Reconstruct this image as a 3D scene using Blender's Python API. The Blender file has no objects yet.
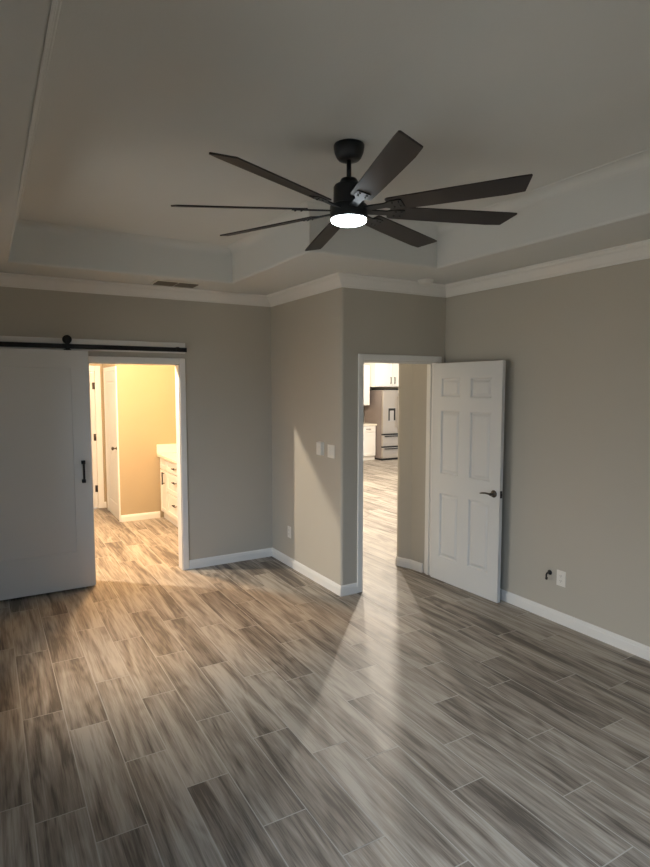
import bpy, bmesh, math, random
from mathutils import Vector, Matrix
random.seed(7)
PI = math.pi
scene = bpy.context.scene
COL = scene.collection

# ------------------------------------------------------------------ camera
cam = bpy.data.cameras.new('camera'); cam_o = bpy.data.objects.new('camera', cam); COL.objects.link(cam_o)
cam.sensor_fit = 'VERTICAL'; cam.sensor_height = 36.0; cam.lens = 581.68 / 867 * 36.0
cam.clip_start = 0.05
rx = Vector((0.863618, -0.504147, 0.000265)); up = Vector((0.039831, 0.068755, 0.996838)); fw = Vector((0.502571, 0.860877, -0.079459))
m = Matrix((rx, up, -fw)).transposed().to_4x4(); m.translation = Vector((0, 0, 1.8127))
cam_o.matrix_world = m
scene.camera = cam_o

# ------------------------------------------------------------------ world, exposure, daylight portals
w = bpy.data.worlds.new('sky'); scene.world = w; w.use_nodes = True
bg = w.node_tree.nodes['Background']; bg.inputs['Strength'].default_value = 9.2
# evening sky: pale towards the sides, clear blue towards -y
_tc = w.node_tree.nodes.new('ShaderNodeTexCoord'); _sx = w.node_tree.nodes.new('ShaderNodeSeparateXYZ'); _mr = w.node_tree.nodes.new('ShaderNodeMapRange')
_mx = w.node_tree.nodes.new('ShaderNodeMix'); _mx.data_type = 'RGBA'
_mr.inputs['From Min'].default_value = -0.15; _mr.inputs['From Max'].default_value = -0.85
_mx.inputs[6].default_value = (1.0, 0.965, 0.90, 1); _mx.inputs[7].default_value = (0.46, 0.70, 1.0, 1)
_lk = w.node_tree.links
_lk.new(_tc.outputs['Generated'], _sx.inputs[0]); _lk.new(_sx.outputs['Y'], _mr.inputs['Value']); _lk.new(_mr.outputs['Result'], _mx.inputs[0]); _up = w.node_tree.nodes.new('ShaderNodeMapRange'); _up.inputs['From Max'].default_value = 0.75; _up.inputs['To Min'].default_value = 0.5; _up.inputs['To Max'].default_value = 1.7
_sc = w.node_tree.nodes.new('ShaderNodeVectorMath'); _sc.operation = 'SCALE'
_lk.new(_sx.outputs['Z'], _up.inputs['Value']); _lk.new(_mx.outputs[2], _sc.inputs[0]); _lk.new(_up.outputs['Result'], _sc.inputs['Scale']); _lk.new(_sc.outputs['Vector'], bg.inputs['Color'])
vs = scene.view_settings
vs.view_transform = 'Standard'; vs.look = 'None'; vs.gamma = 1.0; vs.use_curve_mapping = False; vs.exposure = 0.08
cy = scene.cycles
cy.use_denoising = True; cy.max_bounces = 14; cy.diffuse_bounces = 8; cy.glossy_bounces = 4; cy.caustics_reflective = False; cy.caustics_refractive = False
cy.sample_clamp_indirect = 6.0

def portal(name, loc, rot, sx, sy):
    l = bpy.data.lights.new(name, 'AREA'); l.shape = 'RECTANGLE'; l.size = sx; l.size_y = sy
    l.cycles.is_portal = True
    o = bpy.data.objects.new(name, l); COL.objects.link(o); o.location = loc; o.rotation_euler = rot
def lamp(name, loc, power, color, r=0.04, spot=None):
    l = bpy.data.lights.new(name, 'SPOT' if spot else 'POINT'); l.energy = power; l.color = color; l.shadow_soft_size = r
    if spot: l.spot_size = math.radians(spot); l.spot_blend = 0.35
    o = bpy.data.objects.new(name, l); COL.objects.link(o); o.location = loc
    return o
# unseen windows, placed by the light on the walls: (wall side, span, height range)
REAR_WINS = [(0.90, 1.90)]; UNSEEN_LEFT_WINS = [(0.35, 1.45), (3.05, 4.45)]; REAR_Z = (0.08, 1.95); LEFT_Z = (0.55, 2.15)
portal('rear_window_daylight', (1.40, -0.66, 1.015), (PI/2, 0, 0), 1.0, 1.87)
portal('unseen_left_window_daylight', (-0.56, 0.90, 1.35), (0, -PI/2, 0), 1.6, 1.1)
portal('unseen_left_window_daylight', (-0.56, 3.75, 1.35), (0, -PI/2, 0), 1.6, 1.4)  # unseen window put here to light the alcove wall
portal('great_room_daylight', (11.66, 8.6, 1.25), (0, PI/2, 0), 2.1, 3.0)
# lamps in the adjoining rooms, one of them added (their ceilings are out of view)
lamp('bathroom_ceiling_can', (0.02, 6.42, 2.68), 285, (1.0, 0.87, 0.70), 0.035)
lamp('bathroom_centre_can', (1.2, 6.45, 2.68), 265, (1.0, 0.58, 0.26), 0.10)
lamp('vanity_light', (2.42, 6.6, 2.05), 40, (1.0, 0.60, 0.25), 0.08)
lamp('great_room_light', (5.2, 6.8, 2.68), 340, (1.0, 0.90, 0.78), 0.05)
lamp('great_room_light', (4.3, 8.8, 2.68), 260, (1.0, 0.87, 0.72), 0.06)  # unseen lamp added to brighten the floor past the doorway
lamp('kitchen_can', (8.0, 10.2, 2.68), 75, (1.0, 0.90, 0.78), 0.06)
lamp('kitchen_can', (6.0, 9.2, 2.68), 300, (1.0, 0.86, 0.70), 0.06)

# ------------------------------------------------------------------ materials
def s2l(c):
    return tuple((x/12.92 if x <= 0.04045 else ((x+0.055)/1.055)**2.4) for x in c)
def mat(name, rgb, rough=0.5, metal=0.0, bump=0.0, bscale=200.0, spec=0.5, var=0.0, vscale=3.0, emit=None, srgb=True):
    mt = bpy.data.materials.new(name); mt.use_nodes = True
    nt = mt.node_tree; b = nt.nodes['Principled BSDF']
    col = s2l(rgb) if srgb else rgb
    b.inputs['Base Color'].default_value = (*col, 1); b.inputs['Roughness'].default_value = rough; b.inputs['Metallic'].default_value = metal
    b.inputs['Specular IOR Level'].default_value = spec
    tc = nt.nodes.new('ShaderNodeTexCoord')
    if var:
        n = nt.nodes.new('ShaderNodeTexNoise'); n.inputs['Scale'].default_value = vscale; n.inputs['Detail'].default_value = 4
        nt.links.new(tc.outputs['Object'], n.inputs['Vector'])
        r = nt.nodes.new('ShaderNodeMapRange'); r.inputs['To Min'].default_value = 1-var; r.inputs['To Max'].default_value = 1+var
        nt.links.new(n.outputs['Fac'], r.inputs['Value'])
        v = nt.nodes.new('ShaderNodeVectorMath'); v.operation = 'SCALE'; v.inputs[0].default_value = col
        nt.links.new(r.outputs['Result'], v.inputs['Scale']); nt.links.new(v.outputs['Vector'], b.inputs['Base Color'])
    if bump:
        n2 = nt.nodes.new('ShaderNodeTexNoise'); n2.inputs['Scale'].default_value = bscale; n2.inputs['Detail'].default_value = 3
        nt.links.new(tc.outputs['Object'], n2.inputs['Vector'])
        bp = nt.nodes.new('ShaderNodeBump'); bp.inputs['Strength'].default_value = bump; bp.inputs['Distance'].default_value = 0.002
        nt.links.new(n2.outputs['Fac'], bp.inputs['Height']); nt.links.new(bp.outputs['Normal'], b.inputs['Normal'])
    if emit:
        b.inputs['Emission Color'].default_value = (*emit[0], 1); b.inputs['Emission Strength'].default_value = emit[1]
    return mt

M_WALL = mat('greige_wall_paint', (0.69, 0.67, 0.625), 0.75, bump=0.25, bscale=140, var=0.015)
M_BATHWALL = mat('bathroom_greige_lamp_tinted', (0.63, 0.575, 0.475), 0.75, bump=0.25, bscale=140, var=0.015)  # greige made darker and yellower; the warm lamp light is in its colour
M_CEIL = mat('ceiling_paint', (0.795, 0.80, 0.79), 0.85, bump=0.3, bscale=110, var=0.012)
M_TRIM = mat('white_trim_paint', (0.86, 0.855, 0.84), 0.35, var=0.01)
M_DOOR = mat('white_door_paint', (0.80, 0.80, 0.79), 0.4, bump=0.08, bscale=300, var=0.01)
M_BARN = mat('barn_door_paint', (0.80, 0.80, 0.785), 0.45, bump=0.08, bscale=300, var=0.01)
M_BLACK = mat('black_metal', (0.10, 0.10, 0.105), 0.6, metal=0.0, spec=0.3, var=0.1, vscale=20)
M_NICKEL = mat('dark_nickel', (0.34, 0.32, 0.30), 0.28, metal=1.0, var=0.05, vscale=30)
M_BLADE = mat('dark_fan_blade', (0.125, 0.11, 0.115), 0.5, var=0.12, vscale=25)
M_FANBODY = mat('fan_black_body', (0.06, 0.085, 0.11), 0.4, metal=0.2, var=0.06, vscale=30)
M_LENS = mat('lit_fan_lens', (1, 1, 1), 0.4, emit=((0.86, 0.95, 1.0), 14.0), var=0.005)
M_PLASTIC = mat('white_plastic', (0.86, 0.85, 0.82), 0.35, var=0.01)
M_PLASTIC_G = mat('grey_plastic', (0.62, 0.61, 0.59), 0.4, var=0.02)
M_SLOT = mat('dark_slot', (0.06, 0.06, 0.06), 0.7, var=0.05)
M_CABLE = mat('black_rubber_cable', (0.03, 0.03, 0.032), 0.5, var=0.08)
M_VENTDARK = mat('vent_duct_dark', (0.16, 0.15, 0.13), 0.8, var=0.05)
M_VENT = mat('vent_white', (0.78, 0.77, 0.74), 0.5, var=0.02)
M_VENTSLAT = mat('vent_louvre_grey', (0.42, 0.40, 0.36), 0.55, var=0.03)
M_STEEL = mat('brushed_steel', (0.64, 0.61, 0.57), 0.42, metal=0.35, bump=0.05, bscale=400, var=0.03, vscale=6)
M_STEELSIDE = mat('fridge_side_grey', (0.50, 0.46, 0.44), 0.5, metal=0.2, var=0.03)
M_CAB = mat('white_cabinet_paint', (0.90, 0.89, 0.87), 0.4, var=0.01)
M_QUARTZ = mat('cream_stone_top', (0.90, 0.88, 0.82), 0.25, var=0.03, vscale=30)
M_SPLASH = mat('beige_backsplash', (0.72, 0.66, 0.60), 0.4, var=0.05, vscale=14)
M_GRASS = mat('outside_concrete', (0.55, 0.54, 0.52), 0.9, var=0.25, vscale=2)

def glass():
    mt = bpy.data.materials.new('window_glass'); mt.use_nodes = True; nt = mt.node_tree
    for n in list(nt.nodes): nt.nodes.remove(n)
    o = nt.nodes.new('ShaderNodeOutputMaterial'); mx = nt.nodes.new('ShaderNodeMixShader')
    t = nt.nodes.new('ShaderNodeBsdfTransparent'); g = nt.nodes.new('ShaderNodeBsdfGlossy'); g.inputs['Roughness'].default_value = 0.02
    f = nt.nodes.new('ShaderNodeFresnel'); f.inputs['IOR'].default_value = 1.3
    nt.links.new(f.outputs[0], mx.inputs[0]); nt.links.new(t.outputs[0], mx.inputs[1]); nt.links.new(g.outputs[0], mx.inputs[2])
    nt.links.new(mx.outputs[0], o.inputs['Surface'])
    return mt
M_GLASS = glass()

def floor_material():
    mt = bpy.data.materials.new('wood_look_tile'); mt.use_nodes = True; nt = mt.node_tree; L = nt.links
    b = nt.nodes['Principled BSDF']
    uv = nt.nodes.new('ShaderNodeUVMap'); uv.uv_map = 'UVMap'
    at = nt.nodes.new('ShaderNodeAttribute'); at.attribute_name = 'plank_tone'
    def scaled(sx, sy):
        mp = nt.nodes.new('ShaderNodeMapping'); mp.inputs['Scale'].default_value = (sx, sy, 1)
        L.new(uv.outputs['UV'], mp.inputs['Vector']); return mp.outputs['Vector']
    def noise(vec, detail, rough, dist):
        n = nt.nodes.new('ShaderNodeTexNoise'); n.inputs['Scale'].default_value = 1.0
        n.inputs['Detail'].default_value = detail; n.inputs['Roughness'].default_value = rough; n.inputs['Distortion'].default_value = dist
        L.new(vec, n.inputs['Vector']); return n.outputs['Fac']
    def math_(op, a, bb, c=None):
        n = nt.nodes.new('ShaderNodeMath'); n.operation = op
        for i, x in enumerate((a, bb, c)):
            if x is None: continue
            if isinstance(x, (int, float)): n.inputs[i].default_value = x
            else: L.new(x, n.inputs[i])
        return n.outputs[0]
    broad = noise(scaled(9, 0.8), 3, 0.5, 1.2)
    mid = noise(scaled(36, 1.5), 6, 0.66, 0.6)
    fig = noise(scaled(6, 0.9), 2, 0.4, 0.35)
    rings = math_('SINE', math_('MULTIPLY', fig, 62.0), 0.0)
    fine = noise(scaled(100, 3.6), 4, 0.7, 0.2)
    v = math_('MULTIPLY_ADD', rings, 0.032, math_('MULTIPLY_ADD', broad, 0.72, math_('MULTIPLY', mid, 0.38)))
    v = math_('MULTIPLY_ADD', math_('SUBTRACT', fine, 0.5), 0.42, v)
    sep = nt.nodes.new('ShaderNodeSeparateColor'); L.new(at.outputs['Color'], sep.inputs[0])
    v = math_('MULTIPLY_ADD', math_('SUBTRACT', sep.outputs[0], 0.5), 0.11, v)
    pore = nt.nodes.new('ShaderNodeMapRange'); pore.inputs['From Min'].default_value = 0.56; pore.inputs['From Max'].default_value = 0.64
    L.new(noise(scaled(75, 1.6), 3, 0.6, 0.5), pore.inputs['Value']); v = math_('MULTIPLY_ADD', pore.outputs['Result'], -0.055, v)
    cr = nt.nodes.new('ShaderNodeValToRGB'); e = cr.color_ramp
    e.elements[0].position = 0.40; e.elements[0].color = (*s2l((0.37, 0.34, 0.31)), 1)
    e.elements[1].position = 0.70; e.elements[1].color = (*s2l((0.69, 0.66, 0.615)), 1)
    q = e.elements.new(0.47); q.color = (*s2l((0.49, 0.455, 0.415)), 1)
    q = e.elements.new(0.57); q.color = (*s2l((0.585, 0.55, 0.505)), 1)
    L.new(v, cr.inputs['Fac'])
    L.new(cr.outputs['Color'], b.inputs['Base Color'])
    rr = math_('MULTIPLY_ADD', fine, 0.14, 0.44)
    L.new(rr, b.inputs['Roughness'])
    b.inputs['Specular IOR Level'].default_value = 0.4
    bp = nt.nodes.new('ShaderNodeBump'); bp.inputs['Strength'].default_value = 0.18; bp.inputs['Distance'].default_value = 0.002
    L.new(fine, bp.inputs['Height']); L.new(bp.outputs['Normal'], b.inputs['Normal'])
    return mt
M_FLOOR = floor_material()
M_GROUT = mat('tile_grout', (0.72, 0.70, 0.67), 0.8, var=0.04, vscale=30)

# ------------------------------------------------------------------ mesh helpers
def box(bm, x0, x1, y0, y1, z0, z1, mi=0):
    v = [bm.verts.new(p) for p in ((x0,y0,z0),(x1,y0,z0),(x1,y1,z0),(x0,y1,z0),(x0,y0,z1),(x1,y0,z1),(x1,y1,z1),(x0,y1,z1))]
    for f in ((3,2,1,0),(4,5,6,7),(0,1,5,4),(1,2,6,5),(2,3,7,6),(3,0,4,7)):
        bm.faces.new([v[i] for i in f]).material_index = mi
    return v
def rbox(bm, x0, x1, y0, y1, z0, z1, r=0.004, seg=2):
    t = bmesh.new(); box(t, x0, x1, y0, y1, z0, z1)
    bmesh.ops.bevel(t, geom=list(t.edges), offset=r, segments=seg, affect='EDGES', profile=0.5)
    merge(bm, t)
def merge(bm, t, mtx=None):
    if mtx is not None: t.transform(mtx)
    vm = {v: bm.verts.new(v.co) for v in t.verts}
    for f in t.faces:
        try:
            nf = bm.faces.new([vm[v] for v in f.verts]); nf.smooth = f.smooth
        except ValueError: pass
    t.free()
def lathe(bm, prof, n=32, c=(0,0), cap=True, smooth=True):
    rings = []
    for r, z in prof:
        rings.append([bm.verts.new((c[0]+r*math.cos(2*PI*i/n), c[1]+r*math.sin(2*PI*i/n), z)) for i in range(n)])
    for a, b2 in zip(rings, rings[1:]):
        for i in range(n):
            f = bm.faces.new((a[i], a[(i+1)%n], b2[(i+1)%n], b2[i])); f.smooth = smooth
    if cap:
        bm.faces.new(list(reversed(rings[0]))); bm.faces.new(rings[-1])
def tube(bm, pts, r, n=10):
    pts = [Vector(p) for p in pts]; rings = []
    prev = None
    for i, p in enumerate(pts):
        t = (pts[min(i+1, len(pts)-1)] - pts[max(i-1, 0)]).normalized()
        if prev is None:
            a = Vector((0,0,1)) if abs(t.z) < 0.9 else Vector((1,0,0))
            u = t.cross(a).normalized()
        else:
            u = (prev - t*prev.dot(t)).normalized()
        prev = u; vv = t.cross(u)
        rr = r[i] if isinstance(r, (list, tuple)) else r
        rings.append([bm.verts.new(p + (u*math.cos(2*PI*k/n) + vv*math.sin(2*PI*k/n))*rr) for k in range(n)])
    for a, b2 in zip(rings, rings[1:]):
        for k in range(n):
            f = bm.faces.new((a[k], a[(k+1)%n], b2[(k+1)%n], b2[k])); f.smooth = True
    bm.faces.new(list(reversed(rings[0]))); bm.faces.new(rings[-1])
def prism(bm, poly, z0, z1):
    a = [bm.verts.new((x, y, z0)) for x, y in poly]; b2 = [bm.verts.new((x, y, z1)) for x, y in poly]
    bm.faces.new(list(reversed(a))); bm.faces.new(b2)
    n = len(poly)
    for i in range(n): bm.faces.new((a[i], a[(i+1)%n], b2[(i+1)%n], b2[i]))
def sweep(bm, path, prof, closed=False):
    """prof (d, z): d towards the left of the walking direction."""
    P = [Vector(p) for p in path]; n = len(P); rings = []
    for i in range(n):
        dn = []
        if closed or i > 0: dn.append((P[i]-P[i-1]).normalized())
        if closed or i < n-1: dn.append((P[(i+1)%n]-P[i]).normalized())
        nr = [Vector((-d.y, d.x)) for d in dn]
        if len(nr) == 2:
            mm = (nr[0]+nr[1]); mm = mm/ max(0.2, mm.dot(nr[0]))
        else: mm = nr[0]
        rings.append([bm.verts.new((P[i].x+mm.x*d, P[i].y+mm.y*d, z)) for d, z in prof])
    k = len(prof)
    for i in range(n if closed else n-1):
        a, b2 = rings[i], rings[(i+1)%n]
        for j in range(k): bm.faces.new((a[j], b2[j], b2[(j+1)%k], a[(j+1)%k]))
    if not closed:
        bm.faces.new(rings[0]); bm.faces.new(list(reversed(rings[-1])))
def obj(name, bm, mats, parent=None):
    bmesh.ops.recalc_face_normals(bm, faces=bm.faces)
    me = bpy.data.meshes.new(name); bm.to_mesh(me); bm.free()
    for q in (mats if isinstance(mats, (list, tuple)) else [mats]): me.materials.append(q)
    o = bpy.data.objects.new(name, me); COL.objects.link(o)
    if parent: o.parent = parent
    return o
def struct(name, bm, mats, parent=None):
    o = obj(name, bm, mats, parent)
    if not parent: o['kind'] = 'structure'
    return o
def tag(o, label, cat, group=None):
    o['label'] = label; o['category'] = cat; o['kind'] = 'thing'
    if group: o['group'] = group
    return o
def thing(name, label, cat, loc=(0,0,0), rz=0.0, group=None):
    o = bpy.data.objects.new(name, None); COL.objects.link(o); o.empty_display_size = 0.1
    o.location = loc; o.rotation_euler = (0, 0, rz)
    return tag(o, label, cat, group)
def B(): return bmesh.new()

# ------------------------------------------------------------------ key dimensions
XL, XR, YR, YB, XM, YK = -0.45, 3.757, -0.55, 5.596, 2.612, 4.195
T = 0.12; HC = 2.745; HT = 3.05; HD = 2.03
BX0, BX1 = 0.815, 1.631        # bathroom doorway
KX0, KX1 = 2.831, 3.648        # great room doorway
EX1, EY1 = 11.6, 12.75         # far corner of the great room

# ------------------------------------------------------------------ floor: grout bed plus individual plank tiles (all one floor)
def build_floor():
    bm = B()
    uvl = bm.loops.layers.uv.new('UVMap'); cl = bm.loops.layers.float_color.new('plank_tone')
    X0, X1, Y0, Y1 = XL-T, EX1+T, YR-T, EY1+T
    # closed slab
    box(bm, X0, X1, Y0, Y1, -0.12, -0.0012, mi=1)
    W, Ln, g = 0.204, 0.875, 0.0026
    offs = {-1:.105, 0:.83, 1:.595, 2:.18, 3:.73, 4:.34, 5:.045, 6:.66, 7:.49, 8:.105, 9:.38, 10:.705, 11:.2, 12:.675, 13:.065, 14:.52, 15:.30}
    rnd = random.Random(11)
    k = -4
    while 0.107 + W*k < X1:
        xa, xb = 0.107+W*k+g, 0.107+W*(k+1)-g
        off = offs.get(k, rnd.random()*Ln)
        j = -3
        while off + Ln*j < Y1:
            ya, yb = off+Ln*j+g, off+Ln*(j+1)-g
            cx0, cx1, cy0, cy1 = max(xa, X0), min(xb, X1), max(ya, Y0), min(yb, Y1)
            r = [rnd.random() for _ in range(3)]
            if cx1 > cx0 and cy1 > cy0:
                vs_ = [bm.verts.new((x, y, 0.0)) for x, y in ((cx0,cy0),(cx1,cy0),(cx1,cy1),(cx0,cy1))]
                f = bm.faces.new(vs_); f.material_index = 0
                fl = -1 if r[2] < .5 else 1
                for lp in f.loops:
                    lp[uvl].uv = (fl*(lp.vert.co.x - xa) + r[0]*37.0, lp.vert.co.y - ya + r[1]*91.0)
                    lp[cl] = (r[2]*0.999, r[0], r[1], 1)
            j += 1
        k += 1
    me = bpy.data.meshes.new('floor'); bm.to_mesh(me); bm.free()
    me.materials.append(M_FLOOR); me.materials.append(M_GROUT)
    o = bpy.data.objects.new('floor', me); COL.objects.link(o); o['kind'] = 'structure'
build_floor()
bm = B(); box(bm, -30, 45, -30, 45, -0.5, -0.3); struct('ground', bm, M_GRASS)

# ------------------------------------------------------------------ ceilings
bm = B()
TX0, TX1, TXN, TY0, TY1, TYN = 0.19, 3.105, 1.965, 0.07, 5.022, 3.577     # tray outline with its notch
X0, X1, Y0, Y1 = XL-T, XR+T, YR-T, YB+T
for a in ((X0, TX0, Y0, Y1), (TX0, X1, Y0, TY0), (TX1, X1, TY0, Y1), (TX0, TXN, TY1, Y1), (TXN, TX1, TYN, Y1)):
    box(bm, *a, HC, HT)
box(bm, X0, X1, Y0, Y1, HT, HT+0.1)
struct('ceiling', bm, M_CEIL)
bm = B(); box(bm, XL-T, XM+0.06, YB+T, 9.4, HC, HC+0.1); struct('bathroom_ceiling', bm, M_CEIL)
bm = B()
box(bm, XM+0.06, EX1+T, YB+T, EY1+T, HC, HC+0.1); box(bm, XR+T, EX1+T, YK+T, YB+T, HC, HC+0.1)
struct('great_room_ceiling', bm, M_CEIL)
TRAY = [(TX0,TY0),(TX1,TY0),(TX1,TYN),(TXN,TYN),(TXN,TY1),(TX0,TY1)]
CROWN = [(0,0),(0,-0.100),(0.010,-0.100),(0.014,-0.088),(0.024,-0.080),(0.042,-0.058),(0.062,-0.036),(0.078,-0.026),(0.084,-0.012),(0.095,-0.010),(0.095,0)]
bm = B(); sweep(bm, TRAY, [(0, HT), (0, HT-0.075)] + [(0.07-0.07*math.cos(PI/2*i/8), HT-0.075+0.07*math.sin(PI/2*i/8)) for i in range(1, 9)] + [(0.075, HT)], closed=True); struct('trim_1', bm, M_CEIL)
# rounded bead on the lower edge of the tray
bm = B(); bead = [(0.004*0+(-0.012)+0.016*math.cos(a), HC+0.012+0.016*math.sin(a)) for a in [PI*1.5+PI/2*i/5 for i in range(6)]]
sweep(bm, TRAY, bead + [(-0.012, HC+0.012)], closed=True); struct('trim_2', bm, M_CEIL)
ROOM = [(XL,YR),(XR,YR),(XR,YK),(XM,YK),(XM,YB),(XL,YB)]
bm = B(); sweep(bm, ROOM, [(d, HC+z) for d, z in CROWN], closed=True); struct('trim_3', bm, M_TRIM)

# ------------------------------------------------------------------ bedroom walls
bm = B()
box(bm, XL, BX0, YB, YB+T, 0, HC); box(bm, BX1, XM, YB, YB+T, 0, HC); box(bm, BX0, BX1, YB, YB+T, HD, HC)
struct('wall_back', bm, M_WALL)
bm = B(); r = 0.022
arc = [(XM+r-r*math.cos(a), YK+r-r*math.sin(a)) for a in [PI/2*i/6 for i in range(7)]]
prism(bm, [(XM, YB+T)] + arc + [(XM+T, YK), (XM+T, YB+T)], 0, HC)
struct('wall_alcove', bm, M_WALL)
bm = B()
box(bm, XM+T, KX0, YK, YK+T, 0, HC); box(bm, KX1, XR, YK, YK+T, 0, HC); box(bm, KX0, KX1, YK, YK+T, 2.042, HC)
struct('wall_entry', bm, M_WALL)
bm = B(); box(bm, XR, XR+T, YR-T, YK+T, 0, HC); struct('wall_right', bm, M_WALL)
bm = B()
cuts = [YR-T] + [q for wn in UNSEEN_LEFT_WINS for q in wn] + [YB+T]
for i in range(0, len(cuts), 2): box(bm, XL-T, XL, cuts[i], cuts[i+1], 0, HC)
for a, b2 in UNSEEN_LEFT_WINS:
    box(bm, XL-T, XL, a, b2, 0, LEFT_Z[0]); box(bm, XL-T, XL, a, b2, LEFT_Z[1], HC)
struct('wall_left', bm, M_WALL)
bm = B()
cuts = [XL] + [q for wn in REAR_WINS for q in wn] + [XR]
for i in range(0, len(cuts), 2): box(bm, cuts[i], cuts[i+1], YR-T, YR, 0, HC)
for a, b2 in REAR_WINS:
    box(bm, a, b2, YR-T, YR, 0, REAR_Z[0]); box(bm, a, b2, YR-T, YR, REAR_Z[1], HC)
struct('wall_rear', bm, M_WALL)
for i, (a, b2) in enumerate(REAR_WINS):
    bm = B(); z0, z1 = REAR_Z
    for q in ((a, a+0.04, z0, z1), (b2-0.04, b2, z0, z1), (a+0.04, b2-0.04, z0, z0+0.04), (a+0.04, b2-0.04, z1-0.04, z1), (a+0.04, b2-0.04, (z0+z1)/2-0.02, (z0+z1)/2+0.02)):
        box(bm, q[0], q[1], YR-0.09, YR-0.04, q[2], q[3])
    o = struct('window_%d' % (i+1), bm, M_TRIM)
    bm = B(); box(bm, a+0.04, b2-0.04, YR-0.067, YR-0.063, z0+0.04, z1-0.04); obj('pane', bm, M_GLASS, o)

for i, (a, b2) in enumerate(UNSEEN_LEFT_WINS):
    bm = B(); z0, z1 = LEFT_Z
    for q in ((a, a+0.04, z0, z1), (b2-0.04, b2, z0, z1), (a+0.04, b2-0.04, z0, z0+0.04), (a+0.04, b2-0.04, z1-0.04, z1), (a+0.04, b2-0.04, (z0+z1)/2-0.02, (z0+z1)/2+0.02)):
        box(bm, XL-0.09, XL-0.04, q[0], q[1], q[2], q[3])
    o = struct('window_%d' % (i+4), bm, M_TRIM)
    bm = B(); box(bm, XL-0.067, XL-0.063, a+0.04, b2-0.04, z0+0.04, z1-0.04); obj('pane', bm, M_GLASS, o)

# ------------------------------------------------------------------ bathroom shell
BY = YB+T
bm = B(); box(bm, 1.52, XM, 8.06, 9.35, 0, HC); struct('wall_bathroom_back', bm, M_BATHWALL)
bm = B(); box(bm, XL, 0.645, 9.15, 9.35, 0, HC); box(bm, 1.405, 1.52, 9.15, 9.35, 0, HC); box(bm, 0.645, 1.405, 9.15, 9.35, 2.04, HC); struct('wall_bathroom_recess', bm, M_BATHWALL)
bm = B(); box(bm, XL-T, XL, BY, 9.35, 0, HC); struct('wall_bathroom_left', bm, M_BATHWALL)
bm = B(); box(bm, XM, XM+T, BY, EY1, 0, HC); struct('wall_bathroom_right', bm, M_BATHWALL)

# ------------------------------------------------------------------ great room shell
bm = B(); box(bm, XM, EX1+T, EY1, EY1+T, 0, HC); struct('wall_kitchen', bm, M_WALL)
bm = B()
prism(bm, [(3.648, YK+T), (3.625, 4.50), (3.606, 4.545), (3.575, 4.63), (3.575, 4.66), (3.59, 4.685), (3.62, 4.70), (EX1, 4.70), (EX1, 4.58), (XR+T, 4.58), (XR+T, YK+T)], 0, HC)
struct('wall_hall', bm, M_WALL)
bm = B()
box(bm, EX1, EX1+T, 4.58, 7.1, 0, HC); box(bm, EX1, EX1+T, 10.1, EY1, 0, HC); box(bm, EX1, EX1+T, 7.1, 10.1, 0, 0.2); box(bm, EX1, EX1+T, 7.1, 10.1, 2.3, HC)
struct('wall_great_room', bm, M_WALL)
bm = B()
for q in ((7.1,7.16,.2,2.3),(10.04,10.1,.2,2.3),(8.57,8.63,.2,2.3),(7.16,10.04,.2,.26),(7.16,10.04,2.24,2.3)):
    box(bm, EX1+0.03, EX1+0.08, q[0], q[1], q[2], q[3])
o = struct('window_3', bm, M_TRIM)
bm = B(); box(bm, EX1+0.052, EX1+0.056, 7.16, 10.04, 0.26, 2.24); obj('pane', bm, M_GLASS, o)

# ------------------------------------------------------------------ baseboards
BP = [(0,0),(0.015,0),(0.015,0.062),(0.012,0.068),(0.012,0.076),(0.006,0.086),(0.002,0.090),(0,0.090)]
def base(name, path):
    bm = B(); sweep(bm, path, BP); struct(name, bm, M_TRIM)
base('baseboard_right', [(XR,YR),(XR,YK-0.02)])
base('baseboard_alcove', [(KX0-0.057,YK),(XM,YK),(XM,YB),(BX1+0.062,YB)])
base('baseboard_back', [(BX0-0.062,YB),(XL,YB)])
base('baseboard_left', [(XL,YB),(XL,YR)])
base('baseboard_rear', [(XL,YR),(0.90,YR)])
base('baseboard_corner', [(1.90,YR),(XR,YR)])
base('baseboard_hall', [(3.643,YK+T+0.022),(3.625,4.50),(3.606,4.545),(3.575,4.63),(3.575,4.66),(3.59,4.685),(3.62,4.70),(4.5,4.70)])
base('baseboard_bathroom', [(2.045,8.06),(1.52,8.06)])
base('baseboard_recess', [(1.52,9.15),(1.492,9.15)])

# ------------------------------------------------------------------ door frames (jamb, stop, casing)
def frame_y(name, x0, x1, y0, y1, cw, h=HD, sides=(True, True), stop=True):
    """opening in a wall of constant y (faces at y0 and y1)."""
    bm = B(); j = 0.004
    box(bm, x0-0.001, x0+j, y0-0.002, y1+0.002, 0, h); box(bm, x1-j, x1+0.001, y0-0.002, y1+0.002, 0, h); box(bm, x0, x1, y0-0.002, y1+0.002, h-j, h+0.001)
    if stop:
        ym = y0+0.055
        box(bm, x0+j, x0+j+0.011, ym, ym+0.03, 0, h-j); box(bm, x1-j-0.011, x1-j, ym, ym+0.03, 0, h-j); box(bm, x0+j+0.011, x1-j-0.011, ym, ym+0.03, h-j-0.011, h-j)
    for s, on in zip((-1, 1), sides):
        if not on: continue
        ys = y0 if s < 0 else y1
        def leg(a, b2, z0, z1):
            ya, yb = sorted((ys, ys+s*0.016)); rbox(bm, a, b2, ya, yb, z0, z1, 0.004)
            ya, yb = sorted((ys+s*0.012, ys+s*0.020))
        leg(x0-cw, x0-0.003, 0, h+cw); leg(x1+0.003, x1+cw, 0, h+cw)
        leg(x0-0.003, x1+0.003, h+0.003, h+cw)
    return struct(name, bm, M_TRIM)
frame_y('door_1', BX0, BX1, YB, YB+T, 0.060, stop=False)
d2 = frame_y('door_2', KX0, KX1, YK, YK+T, 0.056, h=2.042)
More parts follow.
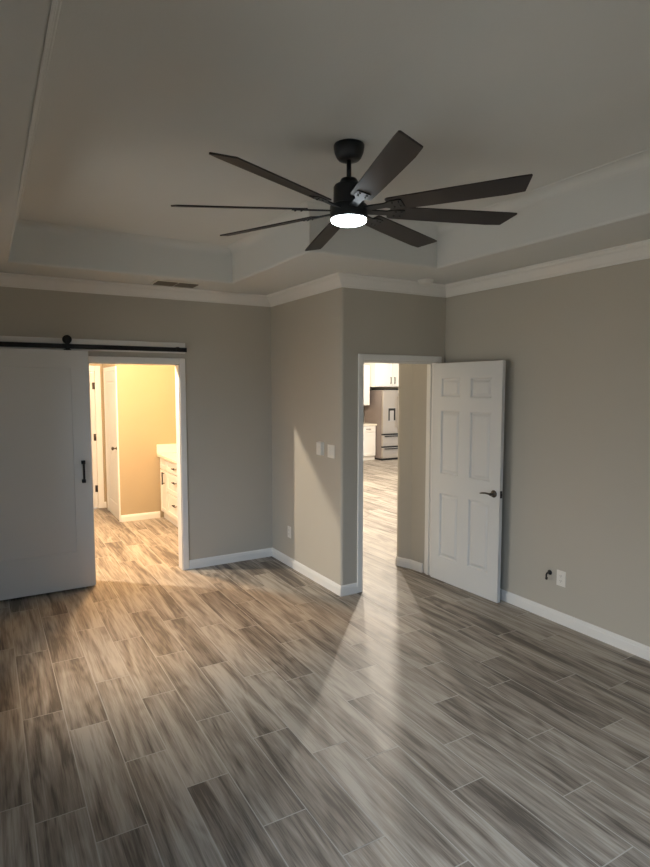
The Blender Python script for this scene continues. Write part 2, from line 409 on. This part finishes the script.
bm = B(); box(bm, KX0+0.0035, KX0+0.0055, YK+0.02, YK+0.045, 0.90, 0.96); obj('strike_plate', bm, M_NICKEL, d2)
frame_y('door_3', 0.645, 1.405, 9.15, 9.35, 0.085, h=2.04, sides=(True, False), stop=False)
# casing of the closet door in the bathroom's side wall (wall of constant x)
bm = B()
for a, b2, z0, z1 in ((8.066, 8.092, 0, 2.09), (8.898, 8.958, 0, 2.09), (8.092, 8.898, 2.033, 2.09)): rbox(bm, 1.502, 1.521, a, b2, z0, z1, 0.003)
struct('door_4', bm, M_TRIM)

# ------------------------------------------------------------------ panelled door leaf (local: hinge edge x=0, visible face y=0, thickness +y)
def leaf_mesh(Wd, H, th, cols, rows, z0=0.008):
    bm = B(); xs = sorted({0, Wd, *[c for p in cols for c in p]}); zs = sorted({z0, H, *[c for p in rows for c in p]})
    dm = min(1.0, th*0.4/0.014)
    for side in (0, 1):
        y = 0.0 if side == 0 else th
        sg = dm if side == 0 else -dm
        for xa, xb in zip(xs, xs[1:]):
            for za, zb in zip(zs, zs[1:]):
                panel = any(abs(xa-p[0]) < 1e-6 and abs(xb-p[1]) < 1e-6 for p in cols) and any(abs(za-p[0]) < 1e-6 and abs(zb-p[1]) < 1e-6 for p in rows)
                def ring(ins, dep): return [bm.verts.new((px, y+sg*dep, pz)) for px, pz in ((xa+ins,za+ins),(xb-ins,za+ins),(xb-ins,zb-ins),(xa+ins,zb-ins))]
                if not panel: bm.faces.new(ring(0, 0)); continue
                lv = [ring(0,0), ring(0.007,0.004), ring(0.011,0.014), ring(0.022,0.014), ring(0.042,0.004)]
                for a, b2 in zip(lv, lv[1:]):
                    for i in range(4): bm.faces.new((a[i], a[(i+1)%4], b2[(i+1)%4], b2[i]))
                bm.faces.new(lv[-1])
    for (xa, ya), (xb, yb) in (((0,0),(0,th)), ((Wd,0),(Wd,th))):
        bm.faces.new([bm.verts.new(p) for p in ((xa,ya,z0),(xb,yb,z0),(xb,yb,H),(xa,ya,H))])
    for z in (z0, H): bm.faces.new([bm.verts.new(p) for p in ((0,0,z),(Wd,0,z),(Wd,th,z),(0,th,z))])
    bmesh.ops.remove_doubles(bm, verts=bm.verts, dist=1e-5)
    return bm
SIX_C = [(0.105, 0.345), (0.465, 0.705)]; SIX_R = [(0.23, 0.835), (1.015, 1.60), (1.72, 1.895)]
dl = thing('panel_door', 'white six-panel door standing open against the grey right wall', 'door', (3.611, 4.186, 0.0), math.radians(-88.0))
leaf = obj('door_leaf', leaf_mesh(0.813, 2.03, 0.035, SIX_C, SIX_R), M_DOOR, dl)
for s, y in ((-1, 0.0), (1, 0.035)):
    bm = B()
    t = bmesh.new(); lathe(t, [(0.031, 0.0), (0.031, 0.006), (0.024, 0.010), (0.012, 0.012), (0.010, 0.038), (0.013, 0.040), (0.013, 0.048), (0.0095, 0.052)], 20)
    merge(bm, t, Matrix.Translation((0.753, y, 0.925)) @ Matrix.Rotation(PI/2 if s < 0 else -PI/2, 4, 'X'))
    if s < 0:
        tube(bm, [(0.753, -0.043, 0.925), (0.735, -0.045, 0.926), (0.70, -0.046, 0.928), (0.665, -0.046, 0.924), (0.64, -0.044, 0.918)], [0.010, 0.0085, 0.0075, 0.007, 0.006], 10)
    else:
        tube(bm, [(0.753, 0.078, 0.925), (0.735, 0.080, 0.926), (0.70, 0.081, 0.928), (0.665, 0.081, 0.924), (0.64, 0.079, 0.918)], [0.010, 0.0085, 0.0075, 0.007, 0.006], 10)
    h = obj('lever_handle', bm, M_NICKEL, dl)
    h['label'] = 'dark metal lever handle'
bm = B(); box(bm, 0.8125, 0.8142, 0.005, 0.030, 0.895, 0.955); box(bm, 0.814, 0.820, 0.010, 0.025, 0.915, 0.935); obj('latch_plate', bm, M_BLACK, dl)
for z in (0.2, 1.0, 1.8):
    bm = B(); lathe(bm, [(0.006, z), (0.006, z+0.09)], 10, c=(-0.004, 0.040)); obj('hinge', bm, M_NICKEL, dl)

cd = thing('bathroom_door', 'narrow sliver of white hinged door beside sliding door edge, in the lit bathroom', 'door', (1.400, 9.20, 0.0), PI)
bm = leaf_mesh(0.752, 2.03, 0.035, [(0.10,0.32),(0.432,0.652)], SIX_R); bm.transform(Matrix.Translation((0, 0.01, 0)))
obj('door_leaf', bm, M_DOOR, cd)
for z in (0.25, 1.02, 1.78):
    bm = B(); lathe(bm, [(0.009, z), (0.009, z+0.10)], 10, c=(0.0, 0.057)); box(bm, 0.002, 0.03, 0.0455, 0.0475, z, z+0.10); obj('hinge', bm, M_NICKEL, cd)
kd = thing('closet_door', 'white panelled closet door with small knob, beside the cream bathroom wall', 'door', (1.5185, 8.895, 0.0), -PI/2)
bm = leaf_mesh(0.80, 2.03, 0.012, [(0.13, 0.67)], [(0.20, 1.90)]); bm.transform(Matrix.Translation((0, -0.0125, 0)))
obj('door_leaf', bm, M_DOOR, kd)
bm = B(); t = bmesh.new(); lathe(t, [(0.026, 0), (0.026, 0.006), (0.010, 0.010), (0.010, 0.035), (0.022, 0.042), (0.027, 0.055), (0.020, 0.066), (0.006, 0.069)], 16)
merge(bm, t, Matrix.Translation((0.745, -0.010, 0.99)) @ Matrix.Rotation(PI/2, 4, 'X')); obj('knob', bm, M_NICKEL, kd)

# ------------------------------------------------------------------ sliding barn door and its track
bd = thing('barn_door', 'wide pale grey sliding barn door hanging on the black track', 'door', (-0.22, 5.505, 0.0))
Wb, zb0, zb1 = 1.02, 0.018, 2.132
bm = B(); th = 0.036; st, rb, rt, dp = 0.145, 0.33, 0.155, 0.007
for side in (0, 1):
    y = 0.0 if side == 0 else th; sg = 1 if side == 0 else -1
    xs = [0, st, Wb-st, Wb]; zs = [zb0, zb0+rb, zb1-rt, zb1]
    for i in range(3):
        for k in range(3):
            def ring(ins, dep): return [bm.verts.new((px, y+sg*dep, pz)) for px, pz in ((xs[i]+ins,zs[k]+ins),(xs[i+1]-ins,zs[k]+ins),(xs[i+1]-ins,zs[k+1]-ins),(xs[i]+ins,zs[k+1]-ins))]
            if (i, k) != (1, 1): bm.faces.new(ring(0,0)); continue
            lv = [ring(0,0), ring(0.0015,dp), ring(0.004,dp)]
            for a, b2 in zip(lv, lv[1:]):
                for q in range(4): bm.faces.new((a[q], a[(q+1)%4], b2[(q+1)%4], b2[q]))
            bm.faces.new(lv[-1])
for x in (0, Wb): bm.faces.new([bm.verts.new(p) for p in ((x,0,zb0),(x,th,zb0),(x,th,zb1),(x,0,zb1))])
for z in (zb0, zb1): bm.faces.new([bm.verts.new(p) for p in ((0,0,z),(Wb,0,z),(Wb,th,z),(0,th,z))])
bmesh.ops.remove_doubles(bm, verts=bm.verts, dist=1e-5)
obj('door_slab', bm, M_BARN, bd)
hx = 0.951
bm = B(); rbox(bm, hx-0.009, hx+0.009, -0.040, -0.026, 0.975, 1.155, 0.003)
for z in (0.967, 1.135): rbox(bm, hx-0.017, hx+0.014, -0.034, 0.001, z, z+0.03, 0.003)
ph = obj('pull_handle', bm, M_BLACK, bd); ph['label'] = 'black bar pull handle'
for x in (0.17, 0.855):
    bm = B(); rbox(bm, x-0.03, x+0.03, 0.003, 0.030, zb1, zb1+0.008, 0.002); rbox(bm, x-0.018, x+0.018, 0.001, 0.006, zb1, zb1+0.085, 0.002)
    hg = obj('roller_hanger', bm, M_BLACK, bd)
    bm = B(); t = bmesh.new(); lathe(t, [(0.012,-0.004),(0.036,-0.003),(0.038,0.0),(0.034,0.006),(0.034,0.014),(0.038,0.020),(0.038,0.024),(0.012,0.025)], 28)
    merge(bm, t, Matrix.Translation((x, 0.032, 2.2245)) @ Matrix.Rotation(PI/2, 4, 'X'))
    t = bmesh.new(); lathe(t, [(0.012,0),(0.012,0.008)], 6); merge(bm, t, Matrix.Translation((x, 0.002, 2.2245)) @ Matrix.Rotation(PI/2, 4, 'X'))
    obj('roller', bm, M_BLACK, hg)
tr = thing('door_track', 'black flat steel track on the wall above the bathroom doorway', 'track', (0, 0, 0))
bm = B(); rbox(bm, -0.43, 1.69, 5.519, 5.526, 2.146, 2.187, 0.002); obj('rail', bm, M_BLACK, tr)
for x in (-0.25, 0.30, 0.95, 1.55):
    bm = B(); t = bmesh.new(); lathe(t, [(0.012,0),(0.012,0.052)], 14); merge(bm, t, Matrix.Translation((x, 5.578, 2.166)) @ Matrix.Rotation(PI/2, 4, 'X'))
    t = bmesh.new(); lathe(t, [(0.010,0),(0.010,0.006)], 6); merge(bm, t, Matrix.Translation((x, 5.521, 2.166)) @ Matrix.Rotation(PI/2, 4, 'X')); obj('standoff', bm, M_BLACK, tr)
bm = B(); rbox(bm, 1.585, 1.615, 5.508, 5.532, 2.150, 2.192, 0.004); obj('end_stop', bm, M_BLACK, tr)
bm = B(); rbox(bm, -0.43, 1.693, 5.577, 5.5965, 2.136, 2.238, 0.003); struct('trim_4', bm, M_TRIM)

# ------------------------------------------------------------------ ceiling fan
FX, FY = 1.664, 2.607
fan = thing('ceiling_fan', 'dark eight-blade ceiling fan with round lit lamp hanging from tray ceiling', 'ceiling fan', (FX, FY, HT))
bm = B(); lathe(bm, [(0.077,0),(0.079,-0.004),(0.079,-0.014),(0.074,-0.040),(0.064,-0.063),(0.054,-0.074),(0.030,-0.077)], 40); obj('canopy', bm, M_FANBODY, fan)
bm = B(); lathe(bm, [(0.0125,-0.07),(0.0125,-0.19)], 16); obj('downrod', bm, M_FANBODY, fan)
bm = B(); lathe(bm, [(0.022,-0.164),(0.040,-0.170),(0.046,-0.180),(0.048,-0.194),(0.072,-0.201),(0.079,-0.212),(0.080,-0.284),(0.077,-0.298),(0.060,-0.303)], 40); obj('motor_housing', bm, M_FANBODY, fan)
bm = B(); lathe(bm, [(0.060,-0.298),(0.092,-0.302),(0.098,-0.309),(0.098,-0.362),(0.096,-0.370),(0.092,-0.372)], 40); obj('hub', bm, M_FANBODY, fan)
bm = B(); lathe(bm, [(0.091,-0.369),(0.093,-0.374),(0.090,-0.384),(0.076,-0.392),(0.048,-0.396),(0.010,-0.398)], 40); ln = obj('light_lens', bm, M_LENS, fan); ln['label'] = 'glowing white round lens'
angs = [154.8, 203.5, 115.5, 73.2, 23.1, -20.1, -57.5, -107.5]
pitch = math.radians(14.5)
def blade_bm():
    bm = B(); R0, R1 = 0.215, 0.908
    up_, lo = [], []
    st_ = [(R0, -0.046, 0.046), (R0+0.012, -0.053, 0.053), (0.40, -0.056, 0.058), (0.60, -0.059, 0.061), (0.78, -0.061, 0.063), (R1-0.050, -0.062, 0.064), (R1-0.022, -0.062, 0.056), (R1-0.004, -0.061, 0.030)]
    st2 = [(R1-0.050, 0.064)]
    # outline: trailing edge straight, tip cut at an angle
    out = [(x, a) for x, a, b2 in st_[:-2]] + [(R1, -0.060), (R1+0.003, -0.052), (R1-0.042, 0.058)] + [(x, b2) for x, a, b2 in reversed(st_[:-3])]
    for z, lst in ((0.0035, up_), (-0.0035, lo)):
        for x, y in out:
            zz = z - 0.010*(1-(y/0.064)**2)*0 + 0.010*(y/0.062)**2*(-0.6)
            lst.append(bm.verts.new((x, y, zz)))
    bm.faces.new(up_); bm.faces.new(list(reversed(lo)))
    n = len(out)
    for i in range(n): bm.faces.new((up_[i], lo[i], lo[(i+1)%n], up_[(i+1)%n]))
    return bm
for a in angs:
    ra = math.radians(a)
    mt = Matrix.Translation((0, 0, -0.321)) @ Matrix.Rotation(ra, 4, 'Z') @ Matrix.Rotation(-pitch, 4, 'X')
    bm = blade_bm(); bm.transform(mt); bl = obj('blade', bm, M_BLADE, fan)
    bm = B(); t = bmesh.new()
    prism(t, [(0.085,-0.020),(0.20,-0.018),(0.235,-0.034),(0.285,-0.036),(0.295,-0.028),(0.295,0.028),(0.285,0.036),(0.235,0.034),(0.20,0.018),(0.085,0.020)], -0.0125, -0.0045)
    for x in (0.245, 0.277):
        for y in (-0.018, 0.018):
            lathe(t, [(0.005,-0.0125),(0.005,-0.0155),(0.002,-0.017)], 8, c=(x, y))
    t.transform(mt); merge(bm, t); obj('blade_iron', bm, M_FANBODY, bl)

# ------------------------------------------------------------------ ceiling vent, smoke detector
vt = thing('ceiling_vent', 'dark-slotted ceiling air vent in the lower ceiling above the bathroom wall', 'vent', (1.53, 5.29, HC))
bm = B(); lx, ly = 0.205, 0.115
for q in ((-lx,lx,-ly,-ly+0.022),(-lx,lx,ly-0.022,ly),(-lx,-lx+0.022,-ly+0.022,ly-0.022),(lx-0.022,lx,-ly+0.022,ly-0.022),(-0.006,0.006,-ly+0.022,ly-0.022)):
    box(bm, *q, -0.008, 0.0)
obj('vent_frame', bm, M_VENT, vt)
bm = B(); box(bm, -lx+0.01, lx-0.01, -ly+0.01, ly-0.01, -0.0012, 0.0); obj('duct_opening', bm, M_VENTDARK, vt)
for x0, x1 in ((-lx+0.022, -0.006), (0.006, lx-0.022)):
    bm = B()
    for k in range(9):
        y = -ly+0.032 + k*0.0205
        t = bmesh.new(); box(t, x0, x1, -0.008, 0.008, -0.0008, 0.0008)
        merge(bm, t, Matrix.Translation((0, y, -0.0085)) @ Matrix.Rotation(math.radians(-38), 4, 'X'))
    obj('louvre_bank', bm, M_VENTSLAT, vt)
sd = thing('smoke_detector', 'round white smoke detector on the ceiling above the open doorway', 'smoke detector', (3.365, 4.02, HC))
bm = B(); lathe(bm, [(0.070,0),(0.070,-0.010),(0.066,-0.014)], 32); obj('mounting_base', bm, M_PLASTIC, sd)
bm = B(); lathe(bm, [(0.062,-0.012),(0.064,-0.020),(0.058,-0.036),(0.046,-0.042),(0.010,-0.044)], 32); obj('cover', bm, M_PLASTIC, sd)

# ------------------------------------------------------------------ wall plates (local: plate on plane x=0 facing -x, wide along y)
tc_ = thing('thermostat', 'small upright white control box on wall left of the switch plate', 'wall control', (XM, 4.535, 1.20))
bm = B(); rbox(bm, -0.008, 0.0, -0.045, 0.045, -0.002, 0.122, 0.003); obj('back_plate', bm, M_PLASTIC, tc_)
bm = B(); rbox(bm, -0.034, -0.007, -0.041, 0.041, 0.002, 0.118, 0.006, 3); cv = obj('housing', bm, M_PLASTIC, tc_)
bm = B(); rbox(bm, -0.0355, -0.0335, -0.026, 0.026, 0.070, 0.104, 0.001); obj('display', bm, M_PLASTIC, tc_)
sw = thing('light_switch', 'white two-rocker switch plate right of the control box, near wall corner', 'switch', (XM, 4.362, 1.192))
bm = B(); rbox(bm, -0.007, 0.0, -0.058, 0.058, 0.0, 0.116, 0.003); obj('plate', bm, M_PLASTIC, sw)
for y in (-0.024, 0.024):
    bm = B(); rbox(bm, -0.0105, -0.006, y-0.0165, y+0.0165, 0.025, 0.091, 0.002); obj('rocker', bm, M_PLASTIC, sw)
def outlet(label, loc, plate_y=0.036, plate_z=0.0585):
    t = thing('wall_outlet', label, 'outlet', loc)
    bm = B(); rbox(bm, -0.006, 0.0, -plate_y, plate_y, -plate_z, plate_z, 0.0025); obj('plate', bm, M_PLASTIC, t)
    for z in (-0.0195, 0.0195):
        bm = B(); rbox(bm, -0.0085, -0.005, -0.0165, 0.0165, z-0.0145, z+0.0145, 0.002); s = obj('socket', bm, M_PLASTIC, t)
        bm = B()
        for y in (-0.006, 0.006): box(bm, -0.0090, -0.0083, y-0.001, y+0.001, z-0.001, z+0.007)
        t2 = bmesh.new(); lathe(t2, [(0.0022,0),(0.0022,0.0006)], 8); merge(bm, t2, Matrix.Translation((-0.0084, 0, z-0.007)) @ Matrix.Rotation(-PI/2, 4, 'Y')); obj('slots', bm, M_SLOT, s)
    return t
outlet('white outlet low on the beige alcove wall at the light patch edge', (XM, 5.185, 0.35))
outlet('white outlet low on the right wall, beside the black cable', (XR, 2.845, 0.353), 0.040, 0.060)
cb = thing('wall_cable', 'short black cable stub poking from the right wall beside the outlet', 'cable', (XR, 2.947, 0.36))
bm = B(); tube(bm, [(0.0,0.004,0.012),(-0.02,0.003,0.013),(-0.040,0.0,0.012),(-0.052,-0.004,0.002),(-0.050,-0.004,-0.014),(-0.040,0.003,-0.026)], 0.0065, 10); obj('cord', bm, M_CABLE, cb)
bm = B(); t = bmesh.new(); lathe(t, [(0.020,0),(0.020,0.004),(0.012,0.012),(0.008,0.016)], 18); merge(bm, t, Matrix.Translation((0, 0.004, 0.012)) @ Matrix.Rotation(-PI/2, 4, 'Y')); obj('grommet', bm, M_CABLE, cb)
bm = B(); tube(bm, [(-0.041,0.002,-0.022),(-0.034,0.008,-0.036)], 0.0095, 10); obj('plug', bm, M_CABLE, cb)

# ------------------------------------------------------------------ cabinetry helper: shaker front facing -y (local), made at y = 0, thickness to +y
def shaker(bm, x0, x1, z0, z1, fw_=0.055, y=0.0, th=0.019, dp=0.007):
    if min(x1-x0, z1-z0) < 2.6*fw_:
        fw_ = min(x1-x0, z1-z0)*0.22
    a = [(x0,z0),(x1,z0),(x1,z1),(x0,z1)]; i_ = [(x0+fw_,z0+fw_),(x1-fw_,z0+fw_),(x1-fw_,z1-fw_),(x0+fw_,z1-fw_)]
    V = lambda pts, yy: [bm.verts.new((px, yy, pz)) for px, pz in pts]
    o_, n_, d_, bk = V(a, y), V(i_, y), V(i_, y+dp), V(a, y+th)
    for q in range(4):
        bm.faces.new((o_[q], o_[(q+1)%4], n_[(q+1)%4], n_[q])); bm.faces.new((n_[q], n_[(q+1)%4], d_[(q+1)%4], d_[q])); bm.faces.new((o_[q], bk[q], bk[(q+1)%4], o_[(q+1)%4]))
    bm.faces.new(d_); bm.faces.new(list(reversed(bk)))
def pull(p, horizontal, c, ln=0.13, m_=None, name='handle'):
    bm = B(); x, z = c
    if horizontal:
        rbox(bm, x-ln/2, x+ln/2, -0.034, -0.022, z-0.006, z+0.006, 0.002)
        for s in (-1, 1): box(bm, x+s*(ln/2-0.016)-0.005, x+s*(ln/2-0.016)+0.005, -0.024, 0.0005, z-0.005, z+0.005)
    else:
        rbox(bm, x-0.008, x+0.008, -0.036, -0.022, z-ln/2, z+ln/2, 0.002)
        for s in (-1, 1): box(bm, x-0.005, x+0.005, -0.024, 0.0005, z+s*(ln/2-0.016)-0.005, z+s*(ln/2-0.016)+0.005)
    return obj(name, bm, m_ or M_NICKEL, p)
def front(kind, root, x0, x1, z0, z1, handle=None, hm=None, ln=0.13):
    bm = B(); shaker(bm, x0, x1, z0, z1); f = obj(kind, bm, M_CAB, root)
    if handle: pull(f, handle[0], handle[1], ln, hm)
    return f

# bathroom vanity: local x runs along the wall, its front (y=0) faces -X of the room
van = thing('vanity_cabinet', 'white vanity cabinet with black pulls along right side of the bathroom', 'cabinet', (2.05, 8.05, 0.0), -PI/2)
VW = 1.70
bm = B(); box(bm, 0, VW, 0.020, 0.555, 0.10, 0.86); obj('carcass', bm, M_CAB, van)
bm = B(); box(bm, 0.0, VW, 0.045, 0.555, 0, 0.10); obj('plinth', bm, M_CAB, van)
front('false_drawer', van, 0.03, 0.33, 0.70, 0.845)
front('door', van, 0.03, 0.33, 0.11, 0.685, (False, (0.235, 0.585)), M_BLACK, 0.17)
for z0, z1 in ((0.70, 0.845), (0.42, 0.685), (0.11, 0.405)):
    front('drawer', van, 0.342, 1.10, z0, z1, (True, (0.76, (z0+z1)/2+ (0.04 if z1-z0 > .2 else 0))), M_BLACK)
front('door', van, 1.112, 1.395, 0.11, 0.845, (False, (1.345, 0.70)), M_BLACK, 0.15); front('door', van, 1.407, 1.69, 0.11, 0.845, (False, (1.455, 0.70)), M_BLACK, 0.15)
ct = thing('vanity_countertop', 'cream stone countertop with low splash resting on the bathroom vanity', 'countertop', (2.05, 8.05, 0.86), -PI/2)
bm = B(); rbox(bm, -0.005, VW+0.01, -0.035, 0.557, 0.0005, 0.04, 0.004); obj('slab', bm, M_QUARTZ, ct)
bm = B(); rbox(bm, -0.005, 0.013, -0.035, 0.557, 0.0405, 0.165, 0.003); obj('side_splash', bm, M_QUARTZ, ct)
bm = B(); rbox(bm, 0.0135, VW+0.01, 0.538, 0.557, 0.0405, 0.165, 0.003); obj('back_splash', bm, M_QUARTZ, ct)

# ------------------------------------------------------------------ kitchen at the far end of the great room
fr = thing('refrigerator', 'stainless french-door refrigerator with dispenser in the far kitchen', 'refrigerator', (8.415, 11.60, 0.0))
bm = B(); box(bm, 0.0, 0.91, 0.06, 0.80, 0.045, 1.735); obj('body', bm, M_STEELSIDE, fr)
bm = B(); box(bm, 0.02, 0.89, 0.05, 0.75, 0.0, 0.045); obj('base_grille', bm, M_SLOT, fr)
bm = B(); rbox(bm, 0.003, 0.452, 0.0, 0.058, 0.665, 1.74, 0.008)
ld = obj('door', bm, M_STEEL, fr); bm = B(); rbox(bm, 0.458, 0.907, 0.0, 0.058, 0.665, 1.74, 0.008); rd = obj('door', bm, M_STEEL, fr)
bm = B(); rbox(bm, 0.15, 0.385, -0.006, 0.002, 0.965, 1.31, 0.003); dsp = obj('dispenser', bm, M_PLASTIC_G, ld)
bm = B(); box(bm, 0.165, 0.205, -0.0085, -0.0055, 0.99, 1.29); box(bm, 0.33, 0.375, -0.0085, -0.0055, 0.99, 1.29); box(bm, 0.205, 0.33, -0.0085, -0.0055, 1.235, 1.29); obj('dispenser_recess', bm, M_SLOT, ld)
for x, p in ((0.43, ld), (0.478, rd)):
    bm = B(); rbox(bm, x-0.010, x+0.010, -0.045, -0.028, 0.80, 1.60, 0.004)
    for z in (0.83, 1.56): box(bm, x-0.007, x+0.007, -0.03, 0.001, z-0.01, z+0.01)
    obj('handle', bm, M_SLOT if x > 0.45 else M_STEEL, p)
for z0, z1 in ((0.355, 0.625), (0.055, 0.315)):
    bm = B(); rbox(bm, 0.003, 0.907, 0.0, 0.058, z0, z1, 0.008); dr = obj('freezer_drawer', bm, M_STEEL, fr)
    bm = B(); rbox(bm, 0.06, 0.85, -0.03, 0.001, z1-0.035, z1-0.012, 0.004); obj('handle', bm, M_SLOT, dr)
    bm = B(); box(bm, 0.003, 0.907, 0.012, 0.055, z1+0.001, z1+0.038); obj('pocket', bm, M_SLOT, fr)
bm = B(); box(bm, 0.01, 0.90, 0.012, 0.5, 1.7405, 1.775); obj('hinge_cover', bm, M_SLOT, fr)

KB = EY1
bc = thing('base_cabinet', 'white base cabinet with drawer and door left of the refrigerator', 'cabinet', (7.05, 11.86, 0.0))
bm = B(); box(bm, 0, 1.345, 0.020, 0.885, 0.10, 0.86); obj('carcass', bm, M_CAB, bc)
bm = B(); box(bm, 0, 1.345, 0.05, 0.885, 0, 0.10); obj('toe_kick', bm, M_CAB, bc)
for x0, x1 in ((0.01, 0.44), (0.45, 0.88), (0.89, 1.335)):
    front('drawer', bc, x0, x1, 0.70, 0.85, (True, ((x0+x1)/2, 0.775))); front('door', bc, x0, x1, 0.11, 0.685, (False, (x0+0.05, 0.58)))
kc = thing('kitchen_countertop', 'pale stone countertop slab on base cabinet in the far kitchen', 'countertop', (7.05, 11.86, 0.86))
bm = B(); rbox(bm, 0, 1.36, -0.025, 0.888, 0.0005, 0.04, 0.004); obj('slab', bm, M_QUARTZ, kc)
bm = B(); box(bm, 7.05, 8.41, EY1-0.015, EY1, 0.901, 1.40); struct('trim_5', bm, M_SPLASH)
wc = thing('wall_cabinet', 'white upper cabinet above the counter left of the refrigerator', 'cabinet', (7.05, 12.00, 1.36))
bm = B(); box(bm, 0, 1.255, 0.020, 0.748, 0, 1.0); obj('carcass', bm, M_CAB, wc)
for x0, x1, hx_ in ((0.01, 0.42, 0.37), (0.43, 0.84, 0.48), (0.85, 1.245, 0.90)):
    front('door', wc, x0, x1, 0.01, 0.99, (False, (hx_, 0.12)))
oc = thing('wall_cabinet', 'deep white cabinet with two doors directly above the refrigerator', 'cabinet', (8.33, 11.80, 1.82))
bm = B(); box(bm, 0, 1.03, 0.020, 0.945, 0, 0.80); obj('carcass', bm, M_CAB, oc)
front('door', oc, 0.012, 0.51, 0.015, 0.785, (False, (0.455, 0.16)), None, 0.17); front('door', oc, 0.52, 1.018, 0.015, 0.785, (False, (0.575, 0.16)), None, 0.17)
